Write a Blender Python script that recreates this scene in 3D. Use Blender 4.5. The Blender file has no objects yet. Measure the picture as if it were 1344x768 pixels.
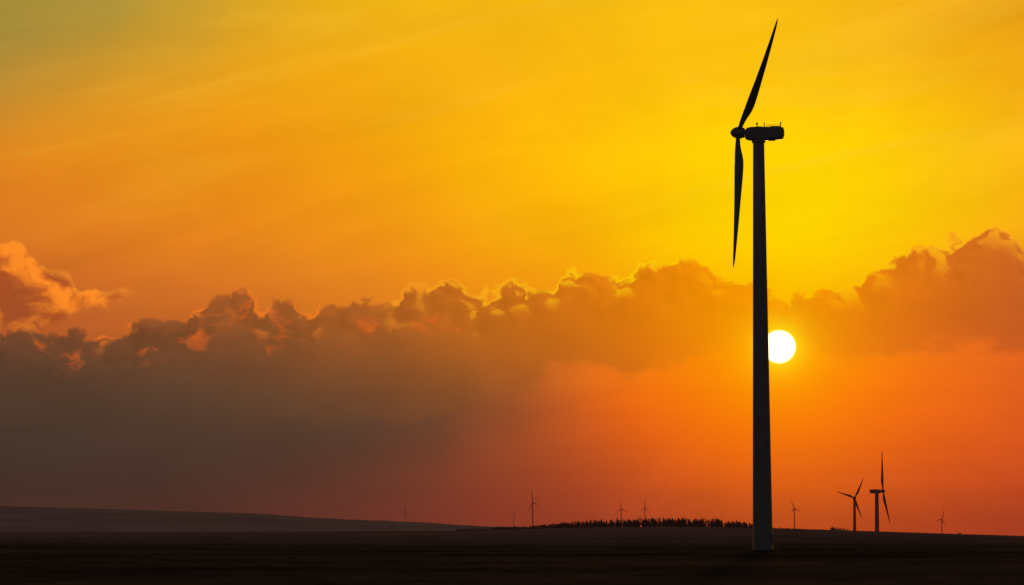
import bpy, bmesh, math, random
import numpy as np
from mathutils import Vector, Matrix, noise as mnoise
random.seed(7); np.random.seed(7)
scene = bpy.context.scene
scene.view_settings.view_transform = 'Standard'
scene.view_settings.look = 'None'
scene.view_settings.exposure = 0

# ------------------------------------------------------------------ image coordinates
# bearings and elevations come from image pixel coordinates: K = pixels per radian
K = 4480.0; CX = 672.0; HZ = 709.0; EYE = 1.9
PD = K*math.pi/180
def az(px): return (px-CX)/PD          # degrees clockwise from north (+Y)
def el(py): return (HZ-py)/PD          # degrees above the horizon
def wx(px, D): return (px-CX)/K*D      # metres east at distance D
def wz(py, D): return (HZ-py)/K*D+EYE  # metres of altitude at distance D
SUN_AZ, SUN_EL = az(1022.5), el(456.5)
def lin(c):
    return tuple(((v/255)/12.92 if v/255 <= .04045 else ((v/255+.055)/1.055)**2.4) for v in c)
def smooth(a, b, x):
    t = min(1, max(0, (x-a)/(b-a))); return t*t*(3-2*t)

# ------------------------------------------------------------------ camera
cam = bpy.data.cameras.new("camera"); co = bpy.data.objects.new("camera", cam)
scene.collection.objects.link(co); scene.camera = co
cam.lens = 120; cam.sensor_width = 36; cam.clip_end = 120000; cam.clip_start = .5
co.location = (0, 0, EYE)
co.rotation_euler = (math.radians(90)+math.atan(325/K), 0, 0)

# ------------------------------------------------------------------ world sky
w = bpy.data.worlds.new("sky"); scene.world = w; w.use_nodes = True
w.cycles.sampling_method = 'MANUAL'; w.cycles.sample_map_resolution = 512
nt = w.node_tree; nt.nodes.clear(); L = nt.links
def sk(x): return x.s if isinstance(x, S) else x
def setin(inp, v):
    v = sk(v)
    if isinstance(v, bpy.types.NodeSocket): L.new(v, inp)
    else: inp.default_value = v
def M(op, *a, clamp=False):
    n = nt.nodes.new('ShaderNodeMath'); n.operation = op; n.use_clamp = clamp
    for i, v in enumerate(a): setin(n.inputs[i], v)
    return S(n.outputs[0])
class S:
    def __init__(s, k): s.s = k
    def __add__(s, o): return M('ADD', s, o)
    __radd__ = __add__
    def __sub__(s, o): return M('SUBTRACT', s, o)
    def __rsub__(s, o): return M('SUBTRACT', o, s)
    def __mul__(s, o): return M('MULTIPLY', s, o)
    __rmul__ = __mul__
    def __truediv__(s, o): return M('DIVIDE', s, o)
def sstep(a, b, x):
    n = nt.nodes.new('ShaderNodeMapRange'); n.interpolation_type = 'SMOOTHSTEP'
    setin(n.inputs[0], x); setin(n.inputs[1], a); setin(n.inputs[2], b)
    n.inputs[3].default_value = 0; n.inputs[4].default_value = 1
    return S(n.outputs[0])
def mixc(f, a, b, mode='MIX'):
    n = nt.nodes.new('ShaderNodeMix'); n.data_type = 'RGBA'; n.blend_type = mode
    n.clamp_factor = True
    setin(n.inputs[0], f); setin(n.inputs[6], a); setin(n.inputs[7], b)
    return n.outputs[2]
def C(rgb): return (*lin(rgb), 1)
def scale(c, f):
    n = nt.nodes.new('ShaderNodeVectorMath'); n.operation = 'SCALE'
    setin(n.inputs[0], c); setin(n.inputs[3], f); return n.outputs[0]
def vec(x, y, z=0.0):
    n = nt.nodes.new('ShaderNodeCombineXYZ')
    setin(n.inputs[0], x); setin(n.inputs[1], y); setin(n.inputs[2], z); return n.outputs[0]
def fbm(v, sc, det=3, rough=.5, dist=0):
    n = nt.nodes.new('ShaderNodeTexNoise'); n.noise_dimensions = '2D'; L.new(v, n.inputs['Vector'])
    n.inputs['Scale'].default_value = sc; n.inputs['Detail'].default_value = det
    n.inputs['Roughness'].default_value = rough; n.inputs['Distortion'].default_value = dist
    return S(n.outputs[0])
def vor(v, sc):
    n = nt.nodes.new('ShaderNodeTexVoronoi'); n.voronoi_dimensions = '2D'; n.feature = 'F1'
    L.new(v, n.inputs['Vector']); n.inputs['Scale'].default_value = sc
    return S(n.outputs['Distance'])
def curve(x, pts, lo, hi, x0=-100, x1=1444):
    """outline: elevation in degrees as a function of azimuth"""
    n = nt.nodes.new('ShaderNodeFloatCurve'); c = n.mapping.curves[0]
    P = [((px-x0)/(x1-x0), (el(py)-lo)/(hi-lo)) for px, py in pts]
    c.points[0].location = P[0]; c.points[1].location = P[-1]
    for p in P[1:-1]: c.points.new(*p)
    for p in c.points: p.handle_type = 'AUTO_CLAMPED'
    n.mapping.update()
    setin(n.inputs['Value'], (x-az(x0))/(az(x1)-az(x0)))
    n.inputs['Factor'].default_value = 1
    return S(n.outputs[0])*(hi-lo)+lo

def field(table, y0, y1, blur=35):
    xs = sorted(table); gx = np.arange(0, 1345, 12.0); gy = np.arange(y0, y1+1, 6.0)
    cols = []
    for x in xs:
        rows = table[x]; yy = [r[0] for r in rows]; cc = np.array([lin(r[1]) for r in rows])
        cols.append(np.stack([np.interp(gy, yy, cc[:, k]) for k in range(3)], 1))
    cols = np.array(cols); G = np.zeros((len(gx), len(gy), 3))
    for j in range(len(gy)):
        for k in range(3): G[:, j, k] = np.interp(gx, xs, cols[:, j, k])
    def gb(A, ax, sig):
        r = int(3*sig)+1; ker = np.exp(-.5*(np.arange(-r, r+1)/sig)**2); ker /= ker.sum()
        pad = [(0, 0)]*3; pad[ax] = (r, r); P = np.pad(A, pad, mode='edge')
        return np.apply_along_axis(lambda m: np.convolve(m, ker, 'valid'), ax, P)
    G = gb(gb(G, 0, blur*1.3/12), 1, blur*.55/6)
    return gx, gy, G
def build(table, a, e, y0, y1, ncol=12, blur=35, nst=20):
    gx, gy, G = field(table, y0, y1, blur)
    t = (el(y0)-e)/(el(y0)-el(y1)); out = None
    X = np.linspace(0, 1344, ncol)
    for i, x in enumerate(X):
        n = nt.nodes.new('ShaderNodeValToRGB'); cr = n.color_ramp; cr.interpolation = 'LINEAR'
        setin(n.inputs[0], t)
        for k in range(nst):
            f = k/(nst-1); y = y0+f*(y1-y0)
            ji = min(len(gy)-1, int(round((y-y0)/6))); ii = min(len(gx)-1, int(round(x/12)))
            c = (*G[ii, ji], 1)
            if k == 0: cr.elements[0].position = 0; cr.elements[0].color = c
            elif k == nst-1: cr.elements[-1].position = 1; cr.elements[-1].color = c
            else:
                q = cr.elements.new(f); q.color = c
        if out is None: out = n.outputs[0]
        else:
            f = M('DIVIDE', a-az(X[i-1]), az(X[i])-az(X[i-1]), clamp=True)
            out = mixc(f, out, n.outputs[0])
    return out

tc = nt.nodes.new('ShaderNodeTexCoord'); sep = nt.nodes.new('ShaderNodeSeparateXYZ')
L.new(tc.outputs['Generated'], sep.inputs[0])
X, Y, Z = (S(o) for o in sep.outputs)
a = M('ARCTAN2', X, Y)*(180/math.pi)
e = M('ARCSINE', Z)*(180/math.pi)

UP = {
 0:   [(0,(176,142,52)),(60,(160,138,62)),(130,(190,140,50)),(200,(224,134,30)),(300,(220,120,34)),(380,(200,100,40)),(450,(176,86,42))],
 120: [(0,(156,142,66)),(60,(176,146,56)),(130,(218,148,34)),(200,(232,140,26)),(300,(224,124,32)),(380,(204,106,38)),(450,(182,92,42))],
 336: [(0,(226,168,26)),(100,(240,163,20)),(200,(243,152,18)),(300,(234,136,26)),(380,(210,114,36)),(450,(192,98,38))],
 672: [(0,(246,186,18)),(100,(250,180,14)),(200,(252,180,8)),(300,(250,166,8)),(360,(242,146,18)),(450,(225,130,20))],
 860: [(0,(247,188,18)),(100,(252,192,12)),(200,(254,204,5)),(300,(254,202,2)),(370,(251,178,2)),(450,(245,160,0))],
 1040:[(0,(248,188,20)),(100,(253,198,12)),(200,(255,218,2)),(320,(255,232,0)),(380,(255,212,0)),(450,(254,180,0))],
 1200:[(0,(244,176,20)),(100,(250,186,14)),(200,(255,208,6)),(300,(254,202,4)),(370,(250,176,8)),(450,(244,150,10))],
 1344:[(0,(236,160,24)),(100,(246,170,20)),(200,(251,184,16)),(300,(245,164,22)),(400,(232,140,30)),(450,(225,125,30))],
}
CL = {
 0:   [(300,(190,100,42)),(390,(150,80,42)),(430,(120,70,42)),(470,(94,63,43)),(520,(80,58,44)),(570,(72,54,43))],
 180: [(300,(190,100,40)),(400,(160,86,40)),(440,(126,74,42)),(480,(100,66,44)),(520,(85,61,46)),(570,(76,56,44))],
 336: [(300,(190,100,38)),(400,(156,86,38)),(440,(132,77,40)),(480,(107,69,44)),(520,(91,64,45)),(570,(82,58,44))],
 500: [(300,(200,110,34)),(400,(180,96,34)),(440,(154,86,38)),(480,(128,76,41)),(520,(108,69,44)),(570,(94,62,44))],
 620: [(300,(215,120,30)),(400,(194,104,26)),(450,(176,96,30)),(490,(152,86,36)),(530,(122,72,43)),(570,(102,63,44))],
 740: [(300,(228,125,18)),(390,(210,112,18)),(450,(194,101,24)),(490,(184,92,30)),(530,(165,82,36)),(570,(142,70,42))],
 870: [(300,(232,134,8)),(380,(224,122,8)),(440,(218,111,10)),(490,(222,106,16)),(530,(228,96,20)),(570,(225,84,24))],
 1010:[(300,(246,155,2)),(390,(240,142,2)),(450,(246,136,2)),(500,(248,114,6)),(570,(244,90,12))],
 1120:[(300,(232,126,12)),(390,(228,116,10)),(450,(230,110,12)),(500,(238,102,18)),(570,(236,88,22))],
 1240:[(300,(212,108,28)),(370,(210,102,24)),(430,(210,95,24)),(480,(214,94,28)),(570,(220,84,28))],
 1344:[(300,(204,100,34)),(360,(190,90,36)),(430,(184,82,36)),(480,(196,84,34)),(570,(210,80,32))],
}
LO = {
 0:   [(430,(105,66,44)),(480,(86,61,45)),(540,(75,56,44)),(600,(66,49,41)),(640,(66,46,39)),(680,(72,44,37)),(709,(76,44,37))],
 200: [(430,(110,68,44)),(480,(94,65,46)),(540,(79,58,45)),(600,(70,51,42)),(640,(71,48,40)),(680,(78,46,38)),(709,(82,46,38))],
 400: [(430,(120,76,46)),(480,(105,70,46)),(540,(84,61,46)),(590,(78,55,44)),(640,(86,51,41)),(680,(94,48,39)),(709,(98,48,39))],
 540: [(430,(150,86,40)),(480,(122,76,44)),(540,(92,63,46)),(580,(88,58,45)),(620,(102,56,42)),(680,(110,50,40)),(709,(112,49,40))],
 640: [(430,(180,98,34)),(480,(152,86,38)),(520,(114,71,44)),(555,(112,65,43)),(590,(130,63,41)),(640,(132,57,40)),(709,(126,49,39))],
 720: [(430,(205,108,28)),(480,(205,100,34)),(520,(184,86,36)),(560,(176,76,37)),(600,(164,68,38)),(650,(148,57,39)),(709,(136,49,38))],
 800: [(430,(222,112,20)),(480,(236,112,24)),(520,(236,99,22)),(560,(218,86,27)),(600,(196,75,32)),(650,(170,60,36)),(709,(146,50,38))],
 900: [(430,(236,122,10)),(480,(248,120,8)),(520,(248,106,10)),(560,(239,92,16)),(610,(216,78,24)),(660,(182,62,32)),(709,(156,52,36))],
 1010:[(430,(252,150,2)),(480,(253,132,0)),(520,(251,114,2)),(570,(244,96,10)),(620,(221,80,20)),(670,(189,65,28)),(709,(170,56,32))],
 1130:[(430,(244,124,12)),(480,(250,118,10)),(520,(246,105,12)),(570,(238,92,18)),(620,(216,78,25)),(670,(185,63,30)),(709,(166,54,33))],
 1240:[(430,(228,104,24)),(480,(242,108,24)),(520,(238,100,22)),(570,(226,88,25)),(620,(207,75,29)),(670,(178,60,32)),(709,(160,53,34))],
 1344:[(430,(200,88,36)),(480,(224,94,32)),(520,(222,90,32)),(570,(213,82,31)),(620,(196,71,31)),(670,(170,59,33)),(709,(152,52,35))],
}
# gentle domain wobble so the colour field is not perfectly smooth
P0 = vec(a, e*1.25)
wob = fbm(P0, .35, 2, .5)-.5
wob2 = fbm(vec(a+31.0, e*2.2), .30, 2, .5)-.5
upper = build(UP, a+wob*1.3, e+wob2*.5, 0, 450, ncol=10)
cloudc = build(CL, a+wob*.9, e+wob2*.35, 300, 570)
lower = build(LO, a+wob*.5, e+wob2*.15, 430, 709, blur=24, ncol=15)

# high thin cirrus, rising to the right
ca, sa = math.cos(math.radians(13)), math.sin(math.radians(13))
cu = vec((a*ca+e*sa)*.16, (e*ca-a*sa)*1.0)
cir = fbm(cu, 1.0, 5, .5, .3)-.5
fine = fbm(vec(a*.5, e*1.6), 1.6, 4, .6)-.5
upper = scale(upper, 1+cir*.25+fine*.07)
cirm = sstep(.48, .78, fbm(vec((a*ca+e*sa)*.10+7.3, (e*ca-a*sa)*.7), 1.3, 6, .55, .5))
upper = mixc(cirm*.26*sstep(el(350), el(140), e), upper, C((255, 200, 55)))

# crepuscular rays fanning out of the sun
da = a-SUN_AZ; de = e-SUN_EL
dist = M('SQRT', da*da+de*de)
ray = fbm(vec(da/dist, de/dist), 3.2, 3, .55)-.5
rayamt = sstep(.8, 4.5, dist)
upper = scale(upper, 1+ray*rayamt*.13)
lower = scale(lower, 1+ray*rayamt*.32)

# --- cumulus bank : top outline with cauliflower displacement
warp = fbm(P0, 1.3, 3, .5)-.5
warp2 = fbm(vec(a+17.0, e*1.25+5.0), 1.3, 3, .5)-.5
wa = a+warp*.55; we = e*1.1+warp2*.5
def puffs(d):
    V = vec(wa+d, we+d)
    return (.45-vor(V, 1.05))*.62+(.45-vor(V, 2.7))*.29
def small(V): return (.45-vor(V, 6.5))*.13+(fbm(V, 8, 4, .62)-.5)*.17
big = puffs(0.0); bigo = puffs(.13)
PV = vec(wa, we); sm_ = small(PV)
b0 = big+sm_
relief = big-bigo
top = curve(a, [(-100,428),(0,432),(60,440),(130,440),(190,430),(240,418),(268,404),(285,392),(322,390),(345,406),(362,392),(378,390),(398,416),
   (440,406),(490,404),(530,388),(590,376),(625,392),(680,372),(725,378),(745,356),(800,362),(850,354),(895,350),(935,360),(985,380),(1025,393),
   (1065,390),(1110,376),(1150,354),(1205,338),(1255,318),(1310,303),(1344,330),(1444,360)], 2, 8)
dep = top+b0*.62-e                   # depth below the cloud top, degrees
mask = sstep(-.025, .055, dep)
near = 1-sstep(.05, 1.1, dep)
soft = fbm(PV, .9, 4, .5)-.5
c_sh = scale(cloudc, 1+relief*near*.55+sm_*near*.55+soft*.20)
# sunlit crests
rimx = nt.nodes.new('ShaderNodeValToRGB'); setin(rimx.inputs[0], (a-az(0))/(az(1344)-az(0)))
R = [(0,(236,114,34)),(.3,(248,126,34)),(.40,(255,158,32)),(.5,(255,184,22)),(.58,(255,212,12)),(.76,(255,218,2)),(.86,(255,198,10)),(1,(255,172,34))]
for p, c in R[2:]: rimx.color_ramp.elements.new(p)
for q, (p, c) in zip(rimx.color_ramp.elements, R): q.position = p
for q, (p, c) in zip(rimx.color_ramp.elements, R): q.color = C(c)
pn = fbm(vec(a+3.0, e*.5), .95, 3, .5)
zone = sstep(az(420), az(500), a)*(1-sstep(az(730), az(800), a))+sstep(az(1080), az(1160), a)*.7
patch = M('MINIMUM', sstep(.42, .60, pn)+zone*sstep(.34, .48, pn)*.8, 1.0)
rim = (1-sstep(.02, .11, dep))*(patch*.85+.10)
crest = sstep(.01, .14, relief+sm_*.7)*(1-sstep(.04, .6, dep))*patch*.7
rims = M('MAXIMUM', rim, crest)
c_sh = mixc(rims, c_sh, rimx.outputs[0])
# glowing openings inside the western part of the bank
gap = sstep(.52, .68, fbm(vec(wa*.9+40.0, we*1.6), 1.25, 5, .58))*sstep(.10, .32, dep)*(1-sstep(.4, .85, dep))*(1-sstep(az(600), az(720), a))
c_sh = mixc(gap*.6, c_sh, C((230, 102, 34)))
# --- soft underside of the bank where the glow shows through
bot = curve(a, [(-100,560),(0,560),(400,560),(620,540),(700,506),(745,484),(780,480),(830,492),(870,488),(910,470),(985,452),(1060,468),(1110,474),(1170,470),(1240,462),(1344,468),(1444,470)], 0, 6)
un = fbm(vec(a*.7, e*1.5), 1.3, 5, .55)-.5
um = sstep(-.10, .20, e-(bot+un*.85))
lowc = scale(lower, 1+(fbm(vec(a*.35, e*1.2), 1.3, 4, .5)-.5)*.14)
# --- separate lit cumulus puff on the west side
t2 = curve(a, [(-100,330),(0,326),(22,322),(45,338),(62,354),(92,364),(112,382),(150,382),(178,386),(186,396),(200,470),(1344,709),(1444,709)], 0, 8)
b2 = curve(a, [(-100,440),(0,432),(50,436),(90,424),(120,402),(150,400),(182,390),(200,388),(1344,380),(1444,380)], 0, 8)
dp2 = t2+b0*.42-e
m2 = sstep(-.02, .07, dp2)*sstep(-.10, .14, e-(b2+(bigo+sm_)*.5))*.95
pc = mixc(sstep(-.13, .15, relief*.6+sm_*.8+soft*.5), C((172, 80, 36)), C((255, 140, 38)))
pc = mixc(sstep(.45, 1.0, dp2)*.5, pc, C((150, 74, 38)))
pc = mixc((1-sstep(0, .12, dp2))*.6, pc, C((255, 158, 46)))

# --- aureole round the sun and the disc itself
g1 = M('EXPONENT', dist*-1.25)*.85; g2 = M('EXPONENT', dist*-.45)*.30
g3 = M('MINIMUM', M('EXPONENT', (dist-.27)*-5.5)*.9, .9)
disc = 1-sstep(.25, .292, dist)
def aure(c):
    c = mixc(g2, c, C((255, 150, 0))); c = mixc(g1, c, C((255, 176, 0)))
    c = mixc(g3, c, C((255, 218, 20)))
    return mixc(disc, c, (2.4, 2.1, 1.05, 1))

# --- physically based sky takes over away from the sunset
ns = nt.nodes.new('ShaderNodeTexSky'); ns.sky_type = 'NISHITA'; ns.sun_disc = False
ns.sun_elevation = math.radians(SUN_EL); ns.sun_rotation = math.radians(SUN_AZ)
ns.air_density = 1.5; ns.dust_density = 3
sd = (math.sin(math.radians(SUN_AZ))*math.cos(math.radians(SUN_EL)), math.cos(math.radians(SUN_AZ))*math.cos(math.radians(SUN_EL)), math.sin(math.radians(SUN_EL)))
cosang = X*sd[0]+Y*sd[1]+Z*sd[2]
front = sstep(math.cos(math.radians(62)), math.cos(math.radians(16)), cosang)
def BG(c, s=1):
    b = nt.nodes.new('ShaderNodeBackground'); setin(b.inputs[0], c); b.inputs[1].default_value = s; return b.outputs[0]
def mixs(f, x, y):
    n = nt.nodes.new('ShaderNodeMixShader'); setin(n.inputs[0], f); L.new(x, n.inputs[1]); L.new(y, n.inputs[2]); return n.outputs[0]
ow = nt.nodes.new('ShaderNodeValToRGB'); setin(ow.inputs[0], e/40)
OW = [(0,(150,52,36)),(.05,(190,80,34)),(.12,(225,130,28)),(.24,(240,170,24)),(.5,(150,120,60)),(1,(80,80,80))]
for p, c in OW[2:]: ow.color_ramp.elements.new(p)
for q, (p, c) in zip(ow.color_ramp.elements, OW): q.position = p
for q, (p, c) in zip(ow.color_ramp.elements, OW): q.color = C(c)
inner = sstep(13, 10, M('ABSOLUTE', a))*sstep(14, 10.5, e)
banks = mixs(um, BG(aure(lowc)), BG(aure(c_sh)))
full = mixs(m2, mixs(mask, BG(aure(upper)), banks), BG(pc))
fr = mixs(inner, BG(ow.outputs[0]), full)
tint = mixc(1.0, ns.outputs[0], (1.0, .88, 1.05, 1), 'MULTIPLY')
fin = mixs(front, BG(tint, .036), fr)
wo = nt.nodes.new('ShaderNodeOutputWorld'); L.new(fin, wo.inputs[0])

# ------------------------------------------------------------------ sun lamp
ld = bpy.data.lights.new("sun", 'SUN'); ld.energy = 2.0; ld.angle = math.radians(.55); ld.color = (1, .50, .16)
lo = bpy.data.objects.new("sun", ld); scene.collection.objects.link(lo)
lo.rotation_euler = (-Vector(sd)).to_track_quat('-Z', 'Y').to_euler()
lo.location = (0, 0, 200)

# ------------------------------------------------------------------ materials
def mat(name, col, rough=.6, spec=.4, var=.15, nscale=1.0, see=0.0, haze=None, bump=0.0):
    m = bpy.data.materials.new(name); m.use_nodes = True; t = m.node_tree; n = t.nodes
    p = n['Principled BSDF']; out = n['Material Output']
    p.inputs['Roughness'].default_value = rough; p.inputs['Specular IOR Level'].default_value = spec
    g = n.new('ShaderNodeNewGeometry'); nz = n.new('ShaderNodeTexNoise')
    t.links.new(g.outputs['Position'], nz.inputs['Vector']); nz.inputs['Scale'].default_value = nscale
    nz.inputs['Detail'].default_value = 6
    r = n.new('ShaderNodeValToRGB')
    r.color_ramp.elements[0].position = .3; r.color_ramp.elements[1].position = .7
    r.color_ramp.elements[0].color = (*[c*(1-var) for c in col], 1)
    r.color_ramp.elements[1].color = (*[min(1, c*(1+var)) for c in col], 1)
    t.links.new(nz.outputs[0], r.inputs[0]); t.links.new(r.outputs[0], p.inputs['Base Color'])
    if bump:
        b = n.new('ShaderNodeBump'); b.inputs['Strength'].default_value = bump; b.inputs['Distance'].default_value = .3
        t.links.new(nz.outputs[0], b.inputs['Height']); t.links.new(b.outputs[0], p.inputs['Normal'])
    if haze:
        p.inputs['Emission Color'].default_value = (*lin(haze), 1); p.inputs['Emission Strength'].default_value = 1  # aerial haze painted on the surface as a faint glow
    if see:
        tr = n.new('ShaderNodeBsdfTransparent'); mx = n.new('ShaderNodeMixShader'); mx.inputs[0].default_value = see  # transparency stands in for fading through haze
        t.links.new(p.outputs[0], mx.inputs[1]); t.links.new(tr.outputs[0], mx.inputs[2]); t.links.new(mx.outputs[0], out.inputs[0])
    return m
m_paint = mat("turbine_paint", (.33, .34, .39), .42, .5, .12, .6)
m_blade = mat("blade_gelcoat", (.30, .30, .32), .38, .5, .08, .8)
m_metal = mat("galvanised_steel", (.22, .22, .23), .6, .4, .2, 3)
m_conc = mat("concrete", (.22, .21, .20), .9, .2, .2, 2)
m_tree = mat("conifer_foliage", (.045, .055, .035), .9, .1, .4, .4, haze=(20, 9, 7))  # foliage emission paints in the haze in front of the trees

# ------------------------------------------------------------------ helpers
def obj(name, verts, faces, m, parent=None, smoothf=True):
    me = bpy.data.meshes.new(name); me.from_pydata([tuple(v) for v in verts], [], faces); me.update()
    bm = bmesh.new(); bm.from_mesh(me); bmesh.ops.recalc_face_normals(bm, faces=bm.faces); bm.to_mesh(me); bm.free()
    me.materials.append(m)
    if smoothf:
        for p in me.polygons: p.use_smooth = True
    o = bpy.data.objects.new(name, me); scene.collection.objects.link(o)
    if parent: o.parent = parent
    return o
def autosharp(o, ang=35):
    me = o.data; bm = bmesh.new(); bm.from_mesh(me)
    for ed in bm.edges:
        if len(ed.link_faces) == 2 and ed.calc_face_angle(0) > math.radians(ang): ed.smooth = False
    bm.to_mesh(me); bm.free()
def loft(rings, caps=True):
    n = len(rings[0]); V = [p for r in rings for p in r]; F = []
    for i in range(len(rings)-1):
        for j in range(n):
            k = (j+1) % n; F.append((i*n+j, i*n+k, (i+1)*n+k, (i+1)*n+j))
    if caps:
        F.append(tuple(range(n))[::-1]); F.append(tuple((len(rings)-1)*n+j for j in range(n)))
    return V, F
def lathe(prof, n=48, center=(0, 0)):
    return loft([[Vector((center[0]+r*math.cos(2*math.pi*j/n), center[1]+r*math.sin(2*math.pi*j/n), z)) for j in range(n)] for r, z in prof])
def box_part(name, c, s, m, parent, bev=.04, rot=None):
    bm = bmesh.new(); bmesh.ops.create_cube(bm, size=1)
    for v in bm.verts: v.co = Vector((v.co.x*s[0], v.co.y*s[1], v.co.z*s[2]))
    if bev: bmesh.ops.bevel(bm, geom=list(bm.edges), offset=bev, segments=2, affect='EDGES')
    for v in bm.verts: v.co = (rot @ v.co if rot else v.co)+Vector(c)
    me = bpy.data.meshes.new(name); bm.to_mesh(me); bm.free(); me.materials.append(m)
    o = bpy.data.objects.new(name, me); scene.collection.objects.link(o); o.parent = parent; return o
def interp(x, pts):
    return float(np.interp(x, [p[0] for p in pts], [p[1] for p in pts]))
def blade(name, root, d, Rr, chordv, cmax, m, parent, bend=Vector((0, 0, 0)), n=20, steps=26):
    d = d.normalized(); cv = (chordv-chordv.dot(d)*d).normalized(); tv = d.cross(cv)
    CH = [(0,.48),(.05,.50),(.10,.66),(.16,.90),(.22,1.0),(.30,.95),(.5,.70),(.75,.44),(.92,.26),(.98,.15),(1,.04)]
    TH = [(0,.48),(.06,.47),(.12,.38),(.2,.27),(.35,.17),(.6,.10),(1,.02)]
    rings = []
    for i in range(steps+1):
        s = i/steps; c = interp(s, CH)*cmax; t = interp(s, TH)*cmax
        tw = math.radians(14*(1-s)**2)
        c2 = cv*math.cos(tw)+tv*math.sin(tw); t2_ = tv*math.cos(tw)-cv*math.sin(tw)
        o = root+d*Rr*s+bend*s*s; k = smooth(.06, .2, s); off = .18*c*k
        ring = []
        for j in range(n):
            q = 2*math.pi*j/n; x = .5*c*math.cos(q); y = .5*t*math.sin(q)*(1+.45*k*math.cos(q+math.pi))
            ring.append(o+c2*(x-off)+t2_*y)
        rings.append(ring)
    V, F = loft(rings); return obj(name, V, F, m, parent)

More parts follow.
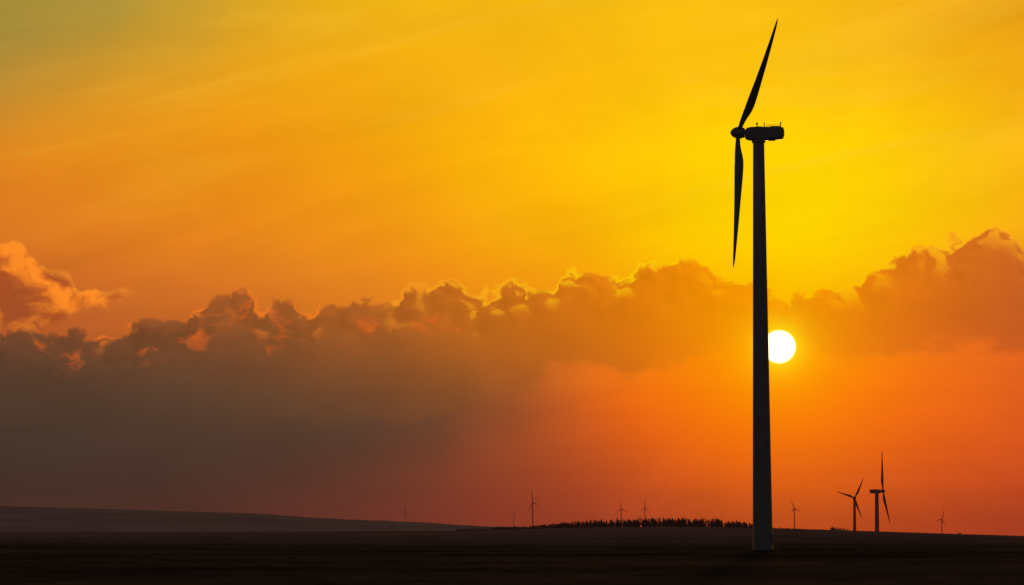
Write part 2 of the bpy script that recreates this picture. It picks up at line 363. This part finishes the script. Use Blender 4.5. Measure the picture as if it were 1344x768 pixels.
def turbine(x, y, zb, hub, axis, blades, s, mats, tower_r=(1.9, 1.05), nac=(7.2, 3.0), overhang=3.6, seg=48, detail=False, chord=1.75, feather=True, tt=None):
    """x,y tower foot; hub = hub centre world; axis = unit vector nacelle->rotor; blades=[(dirvec,len)]"""
    mp, mb = mats
    E = bpy.data.objects.new("wind_turbine", None); scene.collection.objects.link(E); E.empty_display_size = 5
    hub = Vector(hub); axis = axis.normalized(); up = Vector((0, 0, 1)); side = up.cross(axis).normalized()
    ztop = hub.z-.42*nac[1]*s
    tx, ty = (tt if tt else (x, y))
    r0, r1 = tower_r; prof = []
    H = ztop-zb
    for i in range(41):
        f = i/40; r = r0+(r1-r0)*f
        prof.append((r*s if s != 1 else r, f))
    rings = []
    fl = {13, 26}
    for i, (r, f) in enumerate(prof):
        cx = x+(tx-x)*f; cy = y+(ty-y)*f; z = zb+H*f
        def rg(rr, zz): return [Vector((cx+rr*math.cos(2*math.pi*j/seg), cy+rr*math.sin(2*math.pi*j/seg), zz)) for j in range(seg)]
        if detail and i in fl:
            rings += [rg(r, z-.09), rg(r+.035, z-.085), rg(r+.035, z+.085), rg(r, z+.09)]
        else: rings.append(rg(r, z))
    V, F = loft(rings); t = obj("tower", V, F, mp, E); autosharp(t, 40)
    # nacelle : rounded-rectangle sections along the axis
    c0 = hub-axis*overhang*s-up*.08*nac[1]   # above tower
    Ln, Hn = nac[0]*s, nac[1]*s
    secs = [(-.66,.72,.86,.05),(-.655,.80,.93,.05),(-.60,.86,.96,.04),(-.3,.96,1.0,.01),(.0,1.0,1.0,0),(.20,.98,.98,0),(.30,.86,.86,0),(.345,.62,.66,0),(.35,.5,.5,0)]
    rings = []
    for q, hh, ww, lift in secs:
        ring = []; ctr = c0+axis*Ln*q+up*Hn*lift
        for j in range(32):
            an = 2*math.pi*(j+.5)/32; ex = .26
            cx_ = math.copysign(abs(math.cos(an))**ex, math.cos(an)); sx_ = math.copysign(abs(math.sin(an))**ex, math.sin(an))
            ring.append(ctr+side*cx_*Hn*.47*ww+up*sx_*Hn*.5*hh)
        rings.append(ring)
    V, F = loft(rings); nn = obj("nacelle", V, F, mp, E); autosharp(nn, 38)
    # spinner
    rings = []; rs = Hn*.47
    for q, rr in [(-.85,.62),(-.8,.78),(-.3,.92),(0,.95),(.3,.88),(.6,.70),(.8,.48),(.92,.26),(.97,.08)]:
        rings.append([hub+axis*rs*1.25*q+side*math.cos(2*math.pi*j/24)*rs*rr+up*math.sin(2*math.pi*j/24)*rs*rr for j in range(24)])
    V, F = loft(rings); obj("spinner", V, F, mp, E)
    for i, (d, ln, bd) in enumerate(blades):
        cvec = axis if feather else axis.cross(d)
        blade("blade_%d" % (i+1), hub+d.normalized()*rs*.55, d, ln-rs*.55, cvec, chord*s, mb, E, bend=bd)
    if detail:
        V, F = lathe([(r1+.02, ztop-.9), (r1+.22, ztop-.85), (r1+.22, ztop-.25), (r1+.3, ztop-.2), (r1+.3, ztop+.15)], 48, (tx, ty))
        o = obj("yaw_bearing", V, F, mp, E); autosharp(o)
        T = c0+up*Hn*.47
        def rod(nm, p, q, r, m=m_metal):
            p = Vector(p); q = Vector(q); d = (q-p).normalized(); u_ = d.orthogonal().normalized(); v_ = d.cross(u_)
            V, F = loft([[p_+u_*r*math.cos(k*math.pi/4)+v_*r*math.sin(k*math.pi/4) for k in range(8)] for p_ in (p, q)])
            return obj(nm, V, F, m, E)
        back = -axis
        # roof equipment
        box_part("roof_cooler", T+back*3.2+up*.04, (1.8, 1.7, .26), m_metal, E, .05)
        box_part("roof_hatch", T+back*.1+up*.06, (1.2, 1.2, .2), m_paint, E, .04)
        rod("anemometer_mast", T+back*4.3+up*.0, T+back*4.3+up*1.05, .09)
        rod("anemometer_arm", T+back*4.05+up*.85, T+back*4.55+up*.85, .06)
        rod("wind_vane_mast", T+back*1.15+up*.0, T+back*1.15+up*.95, .09)
        rod("aviation_light_post", T+axis*.25+up*.0, T+axis*.25+up*.65, .10)
        box_part("aviation_light", T+axis*.25+up*.75, (.34, .34, .4), m_metal, E, .06)
        for sgn in (-1, 1):
            for k in range(6):
                p = T+back*(1.6+.5*k)+side*sgn*1.0-up*.05
                rod("railing_post", p, p+up*.45, .03)
            rod("railing_bar", T+back*1.6+side*sgn*1.0+up*.40, T+back*4.1+side*sgn*1.0+up*.40, .03)
        box_part("rear_vent", c0+back*(Ln*.66+.06)+up*.12, (.16, 1.6, 1.3), m_metal, E, .03)
        box_part("service_crane_hatch", c0+back*2.6-up*(Hn*.46), (1.3, 1.1, .22), m_metal, E, .04)
        # tower door with steps, on the eastern flank
        rr = r0-.03
        box_part("door", (x+rr*.87, y-rr*.5, zb+2.0), (.12, .95, 2.2), m_metal, E, .03, Matrix.Rotation(math.radians(-30), 3, 'Z'))
        for k in range(4):
            box_part("door_step_%d" % (k+1), (x+(rr+.25+.25*(3-k))*.87, y-(rr+.25+.25*(3-k))*.5, zb+.16+.20*k), (.25, 1.1, .08), m_metal, E, .01, Matrix.Rotation(math.radians(-30), 3, 'Z'))
        V, F = lathe([(r0+.30, zb-.6), (r0+.30, zb+.06), (r0+.26, zb+.10), (r0-.2, zb+.12)], 48, (x, y))
        o = obj("foundation", V, F, m_conc, E); autosharp(o)
    return E

# ------------------------------------------------------------------ terrain
CREST = [(-3000,704),(-800,700),(0,699),(300,698.5),(600,697.5),(690,695.5),(760,693.5),(860,692),(960,693.5),(1020,696),(1100,699.5),(1200,703.5),(1344,708),(1500,709.5),(4000,709)]
def H(x, y):
    if y < 1200: k = 0
    else: k = smooth(2000, 6000, y)
    z = 0
    if k > 0:
        px = CX+K*x/6000
        z = ((HZ-interp(px, CREST))/K*6000+EYE)*k*(1-.25*smooth(6500, 9000, y))*(1-smooth(12000, 20000, y))
    d = math.hypot(x, y)
    am = smooth(30, 300, d)
    z += am*.30*mnoise.noise(Vector((x/60, y/90, 0)))+am*.07*mnoise.noise(Vector((x/11, y/17, 8)))*(1-smooth(600, 1500, y))
    z += smooth(1500, 5000, y)*(1-smooth(9000, 14000, y))*1.3*mnoise.noise(Vector((x/170, y/700, 3.3)))
    if abs(x-47.9) < 15 and abs(y-654) < 15: z *= 0
    return z
def axis_pts(lim, n, p):
    t = np.linspace(-1, 1, n); return np.sign(t)*np.abs(t)**p*lim
xs = np.unique(np.concatenate([np.arange(-130, 131, 4), np.arange(-900, 901, 18), axis_pts(40000, 121, 3)]))
ys = np.unique(np.concatenate([-np.geomspace(20, 30000, 30), [0], np.geomspace(20, 1500, 170), np.arange(1500, 7000, 60), np.geomspace(7000, 60000, 50)]))
V = [(x, y, H(x, y)) for y in ys for x in xs]; nx = len(xs)
F = [(j*nx+i, j*nx+i+1, (j+1)*nx+i+1, (j+1)*nx+i) for j in range(len(ys)-1) for i in range(nx-1)]
mg = bpy.data.materials.new("field_soil_and_grass"); mg.use_nodes = True
t = mg.node_tree; n = t.nodes; p = n['Principled BSDF']; lk = t.links
g = n.new('ShaderNodeNewGeometry'); sp = n.new('ShaderNodeSeparateXYZ'); lk.new(g.outputs['Position'], sp.inputs[0])
mp_ = n.new('ShaderNodeMapping'); lk.new(g.outputs['Position'], mp_.inputs[0]); mp_.inputs['Scale'].default_value = (.006, .0026, 1)
n1 = n.new('ShaderNodeTexNoise'); lk.new(mp_.outputs[0], n1.inputs['Vector']); n1.inputs['Scale'].default_value = 1.9; n1.inputs['Detail'].default_value = 8; n1.inputs['Roughness'].default_value = .68
n2 = n.new('ShaderNodeTexNoise'); lk.new(g.outputs['Position'], n2.inputs['Vector']); n2.inputs['Scale'].default_value = .35; n2.inputs['Detail'].default_value = 7; n2.inputs['Roughness'].default_value = .75
r = n.new('ShaderNodeValToRGB'); lk.new(n1.outputs[0], r.inputs[0])
r.color_ramp.elements[0].position = .40; r.color_ramp.elements[1].position = .62
r.color_ramp.elements[0].color = (.030, .029, .031, 1); r.color_ramp.elements[1].color = (.14, .105, .085, 1)
mm = n.new('ShaderNodeMix'); mm.data_type = 'RGBA'; mm.blend_type = 'MULTIPLY'; mm.inputs[0].default_value = .9
r2 = n.new('ShaderNodeValToRGB'); lk.new(n2.outputs[0], r2.inputs[0])
r2.color_ramp.elements[0].position = .35; r2.color_ramp.elements[1].position = .65
r2.color_ramp.elements[0].color = (.30, .30, .30, 1); r2.color_ramp.elements[1].color = (1.5, 1.5, 1.5, 1)
lk.new(r.outputs[0], mm.inputs[6]); lk.new(r2.outputs[0], mm.inputs[7]); lk.new(mm.outputs[2], p.inputs['Base Color'])
p.inputs['Roughness'].default_value = 1; p.inputs['Specular IOR Level'].default_value = 0
bp = n.new('ShaderNodeBump'); bp.inputs['Strength'].default_value = .8; bp.inputs['Distance'].default_value = .4
lk.new(n2.outputs[0], bp.inputs['Height']); lk.new(bp.outputs[0], p.inputs['Normal'])
# aerial haze painted as emission of the ground, stronger with distance
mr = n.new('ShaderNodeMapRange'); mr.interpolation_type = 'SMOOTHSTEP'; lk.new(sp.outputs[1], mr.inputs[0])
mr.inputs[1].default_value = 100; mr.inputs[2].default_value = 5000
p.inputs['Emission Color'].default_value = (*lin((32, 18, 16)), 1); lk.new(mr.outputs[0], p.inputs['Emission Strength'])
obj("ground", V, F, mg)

# far hill
HP = [(-3000,690),(-1600,668),(-600,658),(-200,661),(0,664.5),(80,666),(150,668.5),(250,671),(330,674.5),(420,679),(500,683.5),(580,687),(650,690),(720,695),(800,702),(880,709)]
DH = 12000; V = []; hx = np.arange(-8500, 700, 25.0); hy = np.linspace(-2600, 2600, 25)
for yy in hy:
    for x in hx:
        zc = wz(interp(CX+K*x/DH, HP), DH)
        f = math.cos(yy/2600*math.pi/2)**2
        z = zc*f+f*6*mnoise.noise(Vector((x/260, yy/900, 0)))+f*2.2*mnoise.noise(Vector((x/60, yy/300, 5)))
        V.append((x, DH+yy, z-1))
nx = len(hx); F = [(j*nx+i, j*nx+i+1, (j+1)*nx+i+1, (j+1)*nx+i) for j in range(len(hy)-1) for i in range(nx-1)]
m_hill = mat("moor_haze_emission", (.09, .07, .055), 1, 0, .8, .004, haze=(46, 32, 28))  # hill glows faintly: its haze is painted as emission
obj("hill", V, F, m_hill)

# ------------------------------------------------------------------ main turbine
D = 654.0; u = D/K
def P(px, py, D=D, dy=0): return Vector((wx(px, D), D+dy, wz(py, D)))
hub = P(970.5, 172.5)
los = (hub-Vector((0, 0, EYE))).normalized()
bl = [(Vector((50, -112, 134)), 183*u, Vector((-.9, 0, 0))),
      (Vector((-9, -80, -184)), 202*u, Vector((-.5, 0, 0))),
      (los, 183*u, Vector((0, 0, 0)))]
turbine(wx(1000.3, D), D, 0.0, hub, Vector((-1, 0, 0)), bl, 1.0, (m_paint, m_blade), tower_r=(1.93, 1.08), detail=True, tt=(wx(997.5, D), D), overhang=3.9, nac=(7.3, 2.6))

# ------------------------------------------------------------------ distant turbines
def far(px, base_py, hx_, hy_, Dd, ax, bls, see, hz, chord=2.4, ov=4.0, nac=(9, 3.6), tr=(2.3, 1.5), feather=True):
    m1 = mat("turbine_paint_haze_emission", (.2, .2, .2), .8, .1, .05, .1, see=see, haze=hz)  # haze put into the material by emission and transparency
    k = Dd/K; hb = Vector((wx(hx_, Dd), Dd, wz(hy_, Dd)))
    if abs(ax.x) > .5: tx = wx(px, Dd); ov = abs(hb.x-tx)
    else: tx = hb.x
    B = [(Vector((dx, 0, -dy)), math.hypot(dx, dy)*k, Vector((0, 0, 0))) for dx, dy in bls]
    Yt = Dd+(0 if abs(ax.x) > .5 else ov)
    turbine(tx, Yt, H(tx, Yt)-1, hb, ax, B, 1.0, (m1, m1), tower_r=tr, nac=nac, overhang=ov, seg=16, chord=chord, feather=feather)
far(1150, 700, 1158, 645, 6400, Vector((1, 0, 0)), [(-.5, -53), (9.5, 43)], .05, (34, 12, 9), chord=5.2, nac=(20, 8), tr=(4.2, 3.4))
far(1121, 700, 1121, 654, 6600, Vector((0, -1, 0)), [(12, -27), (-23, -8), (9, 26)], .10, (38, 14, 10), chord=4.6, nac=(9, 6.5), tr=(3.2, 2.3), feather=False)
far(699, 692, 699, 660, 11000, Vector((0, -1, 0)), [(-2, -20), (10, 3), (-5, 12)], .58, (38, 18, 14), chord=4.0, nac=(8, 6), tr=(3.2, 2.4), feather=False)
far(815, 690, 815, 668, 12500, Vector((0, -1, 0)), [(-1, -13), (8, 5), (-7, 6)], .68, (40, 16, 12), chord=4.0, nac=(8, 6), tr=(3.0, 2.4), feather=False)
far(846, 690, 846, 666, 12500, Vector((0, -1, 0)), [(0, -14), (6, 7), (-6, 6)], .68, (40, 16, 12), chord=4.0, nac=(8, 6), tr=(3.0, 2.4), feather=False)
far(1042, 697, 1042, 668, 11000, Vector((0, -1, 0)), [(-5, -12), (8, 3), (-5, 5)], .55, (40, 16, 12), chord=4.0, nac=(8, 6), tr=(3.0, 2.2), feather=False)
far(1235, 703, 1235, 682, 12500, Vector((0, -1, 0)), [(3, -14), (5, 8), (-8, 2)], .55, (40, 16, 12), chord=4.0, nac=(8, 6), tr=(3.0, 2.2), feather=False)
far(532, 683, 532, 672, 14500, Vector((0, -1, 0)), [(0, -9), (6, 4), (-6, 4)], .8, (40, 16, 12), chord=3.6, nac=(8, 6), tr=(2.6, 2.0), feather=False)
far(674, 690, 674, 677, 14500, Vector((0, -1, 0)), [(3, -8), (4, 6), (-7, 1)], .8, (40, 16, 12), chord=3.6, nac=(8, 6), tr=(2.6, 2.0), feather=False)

# ------------------------------------------------------------------ distant woodland (one object)
V = []; F = []
def tri(a_, b_, c_):
    k = len(V); V.extend([a_, b_, c_]); F.append((k, k+1, k+2))
def conifer(x, y, z, h):
    r = h*random.uniform(.17, .27); k = len(V)
    for j in range(5): V.append((x+.02*h*math.cos(j*1.257), y+.02*h*math.sin(j*1.257), z-1))
    V.append((x, y, z+h))
    for j in range(5): F.append((k+j, k+(j+1) % 5, k+5))
    T = random.randint(6, 8)
    for i in range(T):
        f = .08+.88*i/T; rr = r*(1-f)**.8*random.uniform(.75, 1.25)+.1; zt = z+h*min(1, f+.22); zb = z+h*f
        m = 9; o = random.random()*6
        for j in range(m):
            a1 = o+2*math.pi*j/m; w_ = rr*random.uniform(.6, 1.35)
            tri((x, y, zt), (x+w_*math.cos(a1-.3), y+w_*math.sin(a1-.3), zb-random.uniform(0, .05)*h), (x+w_*.85*math.cos(a1+.35), y+w_*.85*math.sin(a1+.35), zb+random.uniform(-.02, .04)*h))
def broad(x, y, z, h):
    k = len(V)
    for j in range(5): V.append((x+.03*h*math.cos(j*1.257), y+.03*h*math.sin(j*1.257), z-1))
    V.append((x, y, z+h*.8))
    for j in range(5): F.append((k+j, k+(j+1) % 5, k+5))
    cl = [(random.uniform(-.28, .28)*h, random.uniform(-.28, .28)*h, random.uniform(.25, .85)*h, random.uniform(.12, .2)*h) for _ in range(7)]
    for cx_, cy_, cz_, cr in cl:
        for _ in range(26):
            d = Vector((random.gauss(0, 1), random.gauss(0, 1), random.gauss(0, 1))).normalized()*cr*random.uniform(.4, 1.1)
            s_ = .06*h; q = Vector((x+cx_, y+cy_, z+cz_))+d
            tri(*[tuple(q+Vector((random.uniform(-1, 1), random.uniform(-1, 1), random.uniform(-1, 1)))*s_) for _ in range(3)])
mpx = 6000/K
HT = [(590,3),(640,4.5),(700,6),(740,9),(770,12),(830,13),(880,14),(930,13.5),(965,11),(990,8),(1030,4.5),(1110,4),(1344,2.5)]
for _ in range(560):
    px = random.uniform(734, 994); h = interp(px, HT)*mpx*random.uniform(.40, 1.0)*(1.25 if random.random() < .10 else 1)
    y = random.uniform(5930, 6090); x = wx(px, y)
    (conifer if random.random() < .6 else broad)(x, y, H(x, y)-.5, h)
for _ in range(380):
    px = random.uniform(598, 745); h = interp(px, HT)*mpx*random.uniform(.5, 1.05)
    y = random.uniform(5930, 6050); x = wx(px, y); broad(x, y, H(x, y)-.5, h)
for _ in range(150):
    px = random.choice([random.uniform(1008, 1130), random.uniform(1130, 1344)]); h = interp(px, HT)*mpx*random.uniform(.35, .95)
    y = random.uniform(5930, 6050); x = wx(px, y); broad(x, y, H(x, y)-.5, h)
for c_, wd, nn_, hh in [(1095,7,16,8.0),(1105,6,10,7.0),(1140,20,20,4.0),(1200,6,9,5.5),(1258,3,5,7.0),(1078,6,8,5)]:
    for _ in range(nn_):
        px = random.gauss(c_, wd*.45); y = random.uniform(5930, 6050); x = wx(px, y)
        broad(x, y, H(x, y)-.5, hh*mpx*random.uniform(.6, 1.1))
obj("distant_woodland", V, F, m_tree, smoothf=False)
